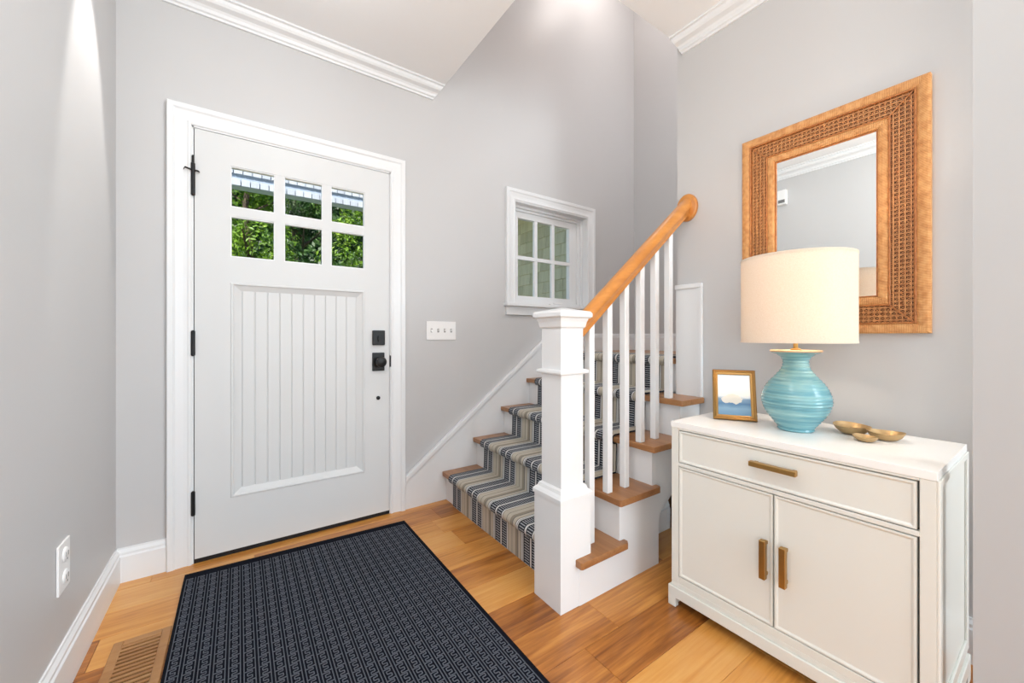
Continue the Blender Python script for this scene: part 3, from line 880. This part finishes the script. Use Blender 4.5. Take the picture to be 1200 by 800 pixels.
# ------------------------------------------------------------------ picture frame on the cabinet
fr = thing('picture_frame', (1.61, .77, CZ), 'small gold picture frame with a seascape, standing left of the lamp', 'picture frame')
A = Vector((1.577, .840, CZ)); Bv = Vector((1.655, .708, CZ))
ux = (Bv - A).normalized(); wl_ = (Bv - A).length
nrm = Vector((ux.y, -ux.x, 0)); nrm = nrm if nrm.x < 0 else -nrm      # toward the viewer
lean = R(20)
up = (Vector((0, 0, 1)) * math.cos(lean) - nrm * math.sin(lean)).normalized()
fn = ux.cross(up); fn = fn if fn.dot(nrm) > 0 else -fn
Mx = Matrix(((ux.x, fn.x, up.x, A.x), (ux.y, fn.y, up.y, A.y), (ux.z, fn.z, up.z, A.z), (0, 0, 0, 1)))
H_ = .204; fwid = .017
profF = [(0, -.012), (0, .006), (.004, .010), (.008, .008), (.012, .004), (.016, .003), (fwid, .0), (fwid, -.012)]
rings = []
for cx, cz, dx, dz in ((0, 0, 1, 1), (0, H_, 1, -1), (wl_, H_, -1, -1), (wl_, 0, -1, 1), (0, 0, 1, 1)):
    rings.append([(cx + dx * a, b, cz + dz * a) for a, b in profF])
m = MB(); m.loft(rings, caps=False).xf(Matrix.Translation((0, 0, .003)) @ Mx); m.build('frame', M['gold'], fr)
m = MB(); i_ = .015
rings = []
for cx, cz, dx, dz in ((i_, i_, 1, 1), (i_, H_ - i_, 1, -1), (wl_ - i_, H_ - i_, -1, -1), (wl_ - i_, i_, -1, 1), (i_, i_, 1, 1)):
    rings.append([(cx + dx * a, b, cz + dz * a) for a, b in ((0, -.01), (0, .0025), (.004, .0005), (.004, -.01))])
m.loft(rings, caps=False).xf(Matrix.Translation((0, 0, .003)) @ Mx); m.build('inner_liner', M['brass'], fr)
me = bpy.data.meshes.new('seascape_print')
q = [(i_, -.003, i_), (wl_ - i_, -.003, i_), (wl_ - i_, -.003, H_ - i_), (i_, -.003, H_ - i_)]
q2 = [(a, -.006, c) for a, b, c in q]
me.from_pydata([tuple(Matrix.Translation((0, 0, .003)) @ Mx @ Vector(p)) for p in q + q2], [], [(0, 1, 2, 3), (7, 6, 5, 4), (0, 4, 5, 1), (1, 5, 6, 2), (2, 6, 7, 3), (3, 7, 4, 0)])
ul = me.uv_layers.new(name='uv')
for i, c in enumerate([(0, 0), (1, 0), (1, 1), (0, 1)]): ul.data[i].uv = c
me.materials.append(M['print'])
o = bpy.data.objects.new('seascape_print', me); COL.objects.link(o); par(o, fr)
m = MB(); m.box(.003, wl_ - .003, -.016, -.0121, .003, H_ - .003).xf(Matrix.Translation((0, 0, .003)) @ Mx); m.build('back_board', M['dark'], fr)
m = MB()
b1 = Mx @ Vector((wl_ / 2, -.016, H_ * .62)); 
bt = Vector((b1.x, b1.y, b1.z)); bb = Vector((b1.x - nrm.x * .052, b1.y - nrm.y * .052, CZ + .001))
sd = ux * .018
m.face([bt - sd, bt + sd, bb + sd, bb - sd]); o_ = -nrm * .003
m.face([bb - sd + o_, bb + sd + o_, bt + sd + o_, bt - sd + o_])
m.face([bt - sd, bb - sd, bb - sd + o_, bt - sd + o_]); m.face([bb + sd, bt + sd, bt + sd + o_, bb + sd + o_]); m.face([bb - sd, bb + sd, bb + sd + o_, bb - sd + o_]); m.face([bt + sd, bt - sd, bt - sd + o_, bt + sd + o_])
m.build('easel_leg', M['dark'], fr)

# ------------------------------------------------------------------ three little bowls
def bowl(cx, cy, r, h, label, sq_=1.0, rot=0):
    pr_ = [(0, 0), (r * .42, 0), (r * .62, h * .12), (r * .84, h * .48), (r * .97, h * .88), (r, h), (r * .965, h * .99), (r * .90, h * .80), (r * .74, h * .42), (r * .5, h * .20), (0, h * .14)]
    mm = MB(); mm.lathe(pr_, (0, 0, 0), 40)
    mm.v = [(x, y, z + (0.08 * h * math.sin(2 * math.atan2(y, x) + rot) * (z / h) ** 2)) for x, y, z in mm.v]
    mm.xf(Matrix.Translation((cx, cy, CZ + .0008)) @ Matrix.Rotation(rot, 4, 'Z') @ Matrix.Diagonal((1, sq_, 1, 1)))
    return tag(mm.build('decorative_bowl', M['bowl'], smooth=True), label, 'bowl', 'antique gold bowls on the cabinet')


bowl(1.733, .441, .056, .030, 'largest antique gold bowl, nearest the turquoise lamp', .92, .4)
bowl(1.640, .384, .033, .017, 'smallest antique gold dish, in front of the other two bowls', .95, 1.0)
bowl(1.716, .352, .048, .026, 'medium antique gold bowl, farthest from the turquoise lamp', .92, 2.0)

# ------------------------------------------------------------------ rattan mirror
mir = thing('wall_mirror', (XR, .588, 1.07), 'rectangular wall mirror in a wide woven rattan frame', 'mirror')
MY0, MY1, MZ0, MZ1 = .283, .894, 1.071, 1.962
FX = 1.930
def ring_frame(name, inset, width, x0, x1, mats, hump=0.0):
    """four mitred members"""
    a0, a1, b0, b1 = MY0 + inset, MY1 - inset, MZ0 + inset, MZ1 - inset
    cor_o = [(a0, b0), (a1, b0), (a1, b1), (a0, b1)]
    cor_i = [(a0 + width, b0 + width), (a1 - width, b0 + width), (a1 - width, b1 - width), (a0 + width, b1 - width)]
    for k in range(4):
        j = (k + 1) % 4
        mm = MB()
        rings = []
        for (o1, i1) in ((cor_o[k], cor_i[k]), (cor_o[j], cor_i[j])):
            pts = []
            for t, xx in ((0, x1), (0, x0 + hump * .8), (.2, x0 + hump * .2), (.5, x0), (.8, x0 + hump * .2), (1, x0 + hump * .8), (1, x1)):
                pts.append((xx, o1[0] + (i1[0] - o1[0]) * t, o1[1] + (i1[1] - o1[1]) * t))
            rings.append(pts)
        mm.loft(rings); mm.build(name, mats[k % 2], mir)


ring_frame('outer_rattan_band', 0, .034, FX, XR - .0005, (M['ratY'], M['ratZ']), .006)
ring_frame('bead', .034, .006, FX + .001, XR - .002, (M['canedge'], M['canedge']), .002)
ring_frame('cane_backing', .040, .061, FX + .014, XR - .002, (M['caneback'], M['caneback']), 0)
ring_frame('bead', .101, .006, FX + .003, XR - .002, (M['canedge'], M['canedge']), .002)
ring_frame('inner_rattan_band', .107, .028, FX + .002, XR - .002, (M['ratY'], M['ratZ']), .005)
ring_frame('glass_slip', .135, .006, FX + .010, XR - .002, (M['canedge'], M['canedge']), .002)
m = MB(); m.box(FX + .014, FX + .019, MY0 + .141, MY1 - .141, MZ0 + .141, MZ1 - .141); m.build('mirror_glass', M['mirror'], mir)
# open cane weave, a strand mesh for each side
i0, i1 = .040, .101
ya0, ya1, za0, za1 = MY0 + i0, MY1 - i0, MZ0 + i0, MZ1 - i0
yb0, yb1, zb0, zb1 = MY0 + i1, MY1 - i1, MZ0 + i1, MZ1 - i1
def strand(mm, y0_, z0_, y1_, z1_, wdt, x):
    dx, dz = y1_ - y0_, z1_ - z0_; L2 = math.hypot(dx, dz)
    if L2 < .004: return
    ny, nz_ = -dz / L2 * wdt / 2, dx / L2 * wdt / 2
    P4 = [(y0_ + ny, z0_ + nz_), (y0_ - ny, z0_ - nz_), (y1_ - ny, z1_ - nz_), (y1_ + ny, z1_ + nz_)]
    mm.prism(P4, 'x', x, x + .0025)


Wd = i1 - i0
for k in range(4):
    mm = MB()
    # local strip: s along the side, t across (0 outer, Wd inner)
    Ls = (ya1 - ya0) if k % 2 == 0 else (za1 - za0)
    def tw(s, t):
        if k == 0: return (ya0 + s, za0 + t)
        if k == 2: return (ya0 + s, za1 - t)
        if k == 1: return (ya1 - t, za0 + s)
        return (ya0 + t, za0 + s)
    step = .0150
    nn = int(Ls / step)
    for i in range(nn + 1):
        s = i * Ls / nn
        tmax = min(Wd, s, Ls - s)
        if tmax > .003:
            a = tw(s, .0); b = tw(s, tmax); strand(mm, a[0], a[1], b[0], b[1], .0042, FX + .0095)
    for j in range(4):
        t = (j + .5) * Wd / 4
        a = tw(t, t); b = tw(Ls - t, t); strand(mm, a[0], a[1], b[0], b[1], .0040, FX + .0075)
    # diagonals
    for i in range(-6, nn + 6):
        for sg in (1, -1):
            s0_ = i * Ls / nn + step / 2
            lo, hi = None, None
            K_ = 24
            prev = None
            run = []
            for q_ in range(K_ + 1):
                t = Wd * q_ / K_; s = s0_ + sg * t
                if t <= s <= Ls - t: run.append((s, t))
            if len(run) > 3:
                a = tw(*run[0]); b = tw(*run[-1]); strand(mm, a[0], a[1], b[0], b[1], .0022, FX + .0115)
    o = mm.build('cane_weave', M['cane'], mir); o['kind'] = 'stuff'
for (p, q) in (((ya0, za0), (yb0, zb0)), ((ya1, za0), (yb1, zb0)), ((ya1, za1), (yb1, zb1)), ((ya0, za1), (yb0, zb1))):
    mm = MB(); strand(mm, p[0], p[1], q[0], q[1], .005, FX + .004); mm.build('mitre_strip', M['canedge'], mir)

# ------------------------------------------------------------------ rug
RX0, RX1, RY0, RY1 = -0.196, 0.776, 0.55, 2.245
rug = thing('rug', ((RX0 + RX1) / 2, 1.4, 0), 'dark navy rug with a grey key pattern on the floor before the door', 'rug')
yr = lambda x: RY1 - .050 * (x - RX0) / (RX1 - RX0)
bd = .006
m = MB(); m.prism([(RX0 + bd, RY0), (RX1 - bd, RY0), (RX1 - bd, yr(RX1) - bd), (RX0 + bd, yr(RX0) - bd)], 'z', .0005, .0075); m.build('pile', M['rug'], rug)
m = MB()
m.prism([(RX0, RY0 - bd), (RX0 + bd, RY0 - bd), (RX0 + bd, yr(RX0)), (RX0, yr(RX0))], 'z', .0005, .0085)
m.prism([(RX1 - bd, RY0 - bd), (RX1, RY0 - bd), (RX1, yr(RX1)), (RX1 - bd, yr(RX1))], 'z', .0005, .0085)
m.prism([(RX0 + bd, yr(RX0) - bd), (RX1 - bd, yr(RX1) - bd), (RX1 - bd, yr(RX1)), (RX0 + bd, yr(RX0))], 'z', .0005, .0085)
m.prism([(RX0 + bd, RY0 - bd), (RX1 - bd, RY0 - bd), (RX1 - bd, RY0), (RX0 + bd, RY0)], 'z', .0005, .0085)
m.build('binding', M['rugedge'], rug)
m = MB()
cw, ch, th = .0397, .047, .0030
ncol = int((RX1 - RX0 - 2 * bd) / cw); nrow = int((RY1 - RY0 - .03) / ch)
segs = [('V', .12, .0, 1.0), ('V', .88, .0, 1.0), ('H', .93, .12, .66), ('V', .66, .74, .93), ('H', .74, .34, .66), ('V', .34, .52, .74), ('H', .50, .34, .66),
        ('V', .66, .28, .50), ('H', .07, .34, .88), ('V', .34, .07, .28), ('H', .28, .34, .66)]
for c in range(ncol):
    xx = RX0 + bd + c * cw
    for r in range(nrow):
        yy = RY0 + .004 + r * ch
        sh = -.050 * (xx - RX0) / (RX1 - RX0) * ((yy - RY0) / (RY1 - RY0))
        for kd, f_, a, b in segs:
            if kd == 'V':
                m.box(xx + f_ * cw - th / 2, xx + f_ * cw + th / 2, yy + sh + a * ch, yy + sh + b * ch, .0070, .0088)
            else:
                m.box(xx + a * cw, xx + b * cw, yy + sh + f_ * ch - th / 2, yy + sh + f_ * ch + th / 2, .0070, .0088)
o = m.build('key_pattern', M['rugline'], rug); o['kind'] = 'stuff'

# ------------------------------------------------------------------ wall plates, register, chime
sw = thing('light_switch', (1.08, YD, 1.04), 'white four-gang light switch plate on the wall right of the door', 'light switch')
m = MB(); m.box(.978, 1.182, YD - .007, YD - .0005, 1.038, 1.157); m.build('plate', M['plate'], sw, bevel=.003)
for i in range(4):
    xc = 1.011 + i * .0457
    m = MB(); m.box(xc - .006, xc + .006, YD - .0085, YD - .006, 1.086, 1.110); sl = m.build('toggle_slot', M['slot'], sw)
    m = MB(); m.prism([(YD - .008, 1.092), (YD - .018, 1.100 + (.008 if i else -.012)), (YD - .008, 1.106)], 'x', xc - .0045, xc + .0045); m.build('toggle', M['plate'], sl)
out = thing('wall_outlet', (XL, 1.73, .305), 'white electrical outlet low on the left wall', 'outlet')
m = MB(); m.box(XL + .0005, XL + .007, 1.684, 1.776, .303, .447); m.build('plate', M['plate'], out, bevel=.003)
for zc in (.408, .342):
    m = MB(); m.lathe([(.021, 0), (.021, .004), (.018, .006), (0, .006)], (XL + .006, 1.73, zc), 20, 'x'); rc = m.build('receptacle', M['plate'], out, smooth=True)
    m = MB(); m.box(XL + .0118, XL + .0126, 1.720, 1.723, zc - .006, zc + .008).box(XL + .0118, XL + .0126, 1.737, 1.740, zc - .006, zc + .008).box(XL + .0118, XL + .0126, 1.728, 1.733, zc - .016, zc - .011); m.build('slot', M['slot'], rc)
chm = thing('door_chime', (XL, 1.615, 2.32), 'small white box high on the left wall, seen in the mirror', 'door chime')
m = MB(); m.box(XL + .0005, XL + .045, 1.58, 1.655, 2.325, 2.465); m.build('case', M['plate'], chm, bevel=.006)
m = MB(); m.box(XL + .045, XL + .047, 1.59, 1.645, 2.34, 2.37); m.build('grille', M['slot'], chm)

vx0, vx1, vy0, vy1 = -0.352, -0.2, 1.50, 1.885
vt = thing('floor_register', ((vx0 + vx1) / 2, 1.7, 0), 'wooden slatted floor vent between the left wall and the rug', 'floor vent')
f_ = .026
m = MB(); m.box(vx0, vx0 + f_, vy0, vy1, .0003, .007).box(vx1 - f_, vx1, vy0, vy1, .0003, .007).box(vx0 + f_, vx1 - f_, vy1 - f_, vy1, .0003, .007).box(vx0 + f_, vx1 - f_, vy0, vy0 + f_, .0003, .007)
m.build('frame', M['vent'], vt, bevel=.002, seg=1)
m = MB(); m.box(vx0 + f_, vx1 - f_, vy0 + f_, vy1 - f_, .0003, .0012); m.build('vent_opening', M['dark'], vt)
ns = 17; pt = (vy1 - vy0 - 2 * f_) / ns
for i in range(ns):
    yy = vy0 + f_ + pt * (i + .5)
    m = MB(); m.box(vx0 + f_, vx1 - f_, yy - pt * .29, yy + pt * .29, .001, .0052); m.build('slat', M['vent'], vt)

# ------------------------------------------------------------------ outdoors
m = MB(); m.box(-8, 9, YD + .15, 18, -0.25, -0.15)
tag(m.build('ground', M['lawn']), 'green lawn beyond the front door', kind='structure')
m = MB(); m.box(-2, 2.88, YD + .15, 5.9, -0.15, -0.03)
tag(m.build('porch_floor', M['porchfloor']), 'grey stone porch floor outside the door', kind='structure')
# porch beam with small square tiles above the door view
pbm = thing('porch_beam', (0.6, 5.5, 2.8), 'pale tiled porch beam seen through the top door panes', 'porch beam')
m = MB(); m.box(-1.6, 2.4, 5.52, 5.66, 2.79, 3.30); m.build('beam_core', M['beam'], pbm)
tw_ = .092
tile = None
for rr, (z0, z1) in enumerate(((2.795, 2.872), (2.928, 3.000), (3.006, 3.078))):
    for i in range(26):
        xx = -.62 + i * tw_ + (.02 if rr == 1 else 0)
        if tile is None:
            mm = MB(); mm.box(0, tw_ - .008, 0, .02, 0, .072); tile = mm.build('tile', M['fascia'], pbm, bevel=.002, seg=1); o = tile
        else:
            o = tile.copy(); COL.objects.link(o)
        o.location = (xx, 5.50, z0)
for xx in (-1.5, 2.3):
    pass
# shingled wing of the house seen through the small window
wing = thing('shingled_wing', (2.95, 4, 0), 'weathered cedar shingle wall seen through the small window', 'building')
m = MB(); m.box(2.92, 3.05, 2.53, 6.4, -.1, 3.4); m.build('sheathing', M['dark'], wing)
cs = .130
rs = random.Random(5)
for r in range(0, 24):
    z0 = .0 + r * cs
    y = 2.53
    while y < 6.3:
        ww = rs.uniform(.12, .22)
        if r >= 8 and r < 21 and y < 5.2:
            mm = MB(); mm.prism([(2.92, z0), (2.902, z0 + rs.uniform(0, .004)), (2.914, z0 + cs + .01), (2.92, z0 + cs + .01)], 'y', y + .002, y + ww - .002)
            mm.build('shingle', M['shingle'], wing)
        y += ww
m = MB(); m.box(2.905, 2.92, 5.2, 6.3, 0, 3.2).box(2.905, 2.92, 2.53, 5.2, 0, 8 * cs).box(2.905, 2.92, 2.53, 5.2, 21 * cs, 3.2); m.build('plain_siding', M['shingle'], wing)
m = MB(); m.box(2.35, 3.05, 3.55, 6.4, 2.52, 2.60); m.build('eave', M['soffit'], wing)


def tree(name, label, cx, cy, h, rx, matk, seed, nleaf=5200, ls=.085):
    rt = random.Random(seed)
    t = thing(name, (cx, cy, -.15), label, 'tree', 'trees in the front garden')
    mm = MB(); rings = []
    bx, by = 0, 0
    for i in range(7):
        f = i / 6; rr_ = .11 * (1 - .75 * f)
        rings.append([(cx + bx + rr_ * math.cos(a * math.pi / 4), cy + by + rr_ * math.sin(a * math.pi / 4), -.15 + h * .85 * f) for a in range(8)])
        bx += rt.uniform(-.09, .09); by += rt.uniform(-.09, .09)
    mm.loft(rings)
    for b in range(6):
        z = h * rt.uniform(.3, .7); a = rt.uniform(0, 6.28); L3 = rx * .8
        r0 = [(cx + .035 * math.cos(q * 1.05), cy + .035 * math.sin(q * 1.05), z) for q in range(6)]
        r1_ = [(cx + L3 * math.cos(a) + .012 * math.cos(q * 1.05), cy + L3 * math.sin(a) + .012 * math.sin(q * 1.05), z + L3 * .7) for q in range(6)]
        mm.loft([r0, r1_])
    mm.build('trunk', M['bark'], t, smooth=True)
    mm = MB()
    cl = []
    for _ in range(34):
        a = rt.uniform(0, 6.28); u = rt.random() ** .5; zf = rt.uniform(.08, 1.0)
        w_ = math.sin(math.pi * min(1, zf * .82 + .16))
        cl.append((cx + rx * u * w_ * math.cos(a), cy + rx * u * w_ * math.sin(a), h * zf, rt.uniform(.24, .46)))
    for _ in range(nleaf):
        c = rt.choice(cl)
        d_ = Vector((rt.gauss(0, 1), rt.gauss(0, 1), rt.gauss(0, .8))).normalized() * c[3] * rt.uniform(.55, 1.05)
        p = Vector(c[:3]) + d_
        n_ = (d_.normalized() + Vector((rt.uniform(-.6, .6), rt.uniform(-.6, .6), rt.uniform(-.1, 1.0)))).normalized()
        tv = n_.orthogonal().normalized(); tv = Matrix.Rotation(rt.uniform(0, 6.28), 3, n_) @ tv; bv = n_.cross(tv)
        s = ls * rt.uniform(.6, 1.25)
        b0 = len(mm.v)
        mm.v += [tuple(p - tv * s), tuple(p + bv * s * .42 + n_ * s * .12), tuple(p + tv * s), tuple(p - bv * s * .42 + n_ * s * .12)]
        mm.f.append((b0, b0 + 1, b0 + 2, b0 + 3))
    me = bpy.data.meshes.new('foliage'); me.from_pydata(mm.v, [], mm.f); me.materials.append(M[matk])
    o = bpy.data.objects.new('foliage', me); COL.objects.link(o); par(o, t); o['kind'] = 'stuff'
    return t


tree('garden_tree', 'yellow-green leafy tree seen through the left door panes', 0.15, 7.5, 4.6, .75, 'leafA', 1, 14000, .042)
tree('garden_tree', 'bright green leafy tree seen through the right door panes', 2.15, 7.6, 4.6, .70, 'leafA', 2, 13000, .042)
tree('garden_tree', 'dark green tree seen through the middle door panes', 1.2, 10.3, 5.6, .95, 'leafB', 3, 11000, .055)
# dense hedge that closes the view behind the trees
rt = random.Random(9)
hd = thing('garden_hedge', (1, 12.6, -.15), 'dense dark green hedge behind the garden trees', 'hedge')
mm = MB()
for i in range(22000):
    x = rt.uniform(-3, 6); z = rt.uniform(-.1, 7.0); y = 12.6 + rt.uniform(-.35, .3) + .25 * math.sin(x * 3 + z * 2)
    nv_ = Vector((rt.uniform(-.6, .6), -1, rt.uniform(-.2, .9))).normalized(); tv = nv_.orthogonal().normalized(); tv = Matrix.Rotation(rt.uniform(0, 6.28), 3, nv_) @ tv; bv = nv_.cross(tv)
    s = rt.uniform(.06, .13); p = Vector((x, y, z)); b0 = len(mm.v)
    mm.v += [tuple(p - tv * s), tuple(p + bv * s * .45), tuple(p + tv * s), tuple(p - bv * s * .45)]; mm.f.append((b0, b0 + 1, b0 + 2, b0 + 3))
me = bpy.data.meshes.new('foliage'); me.from_pydata(mm.v, [], mm.f); me.materials.append(M['leafB'])
o = bpy.data.objects.new('foliage', me); COL.objects.link(o); par(o, hd); o['kind'] = 'stuff'
m = MB(); m.box(-3, 6, 12.9, 13.2, -.15, 6.9); m.build('hedge_core', M['leafB'], hd)
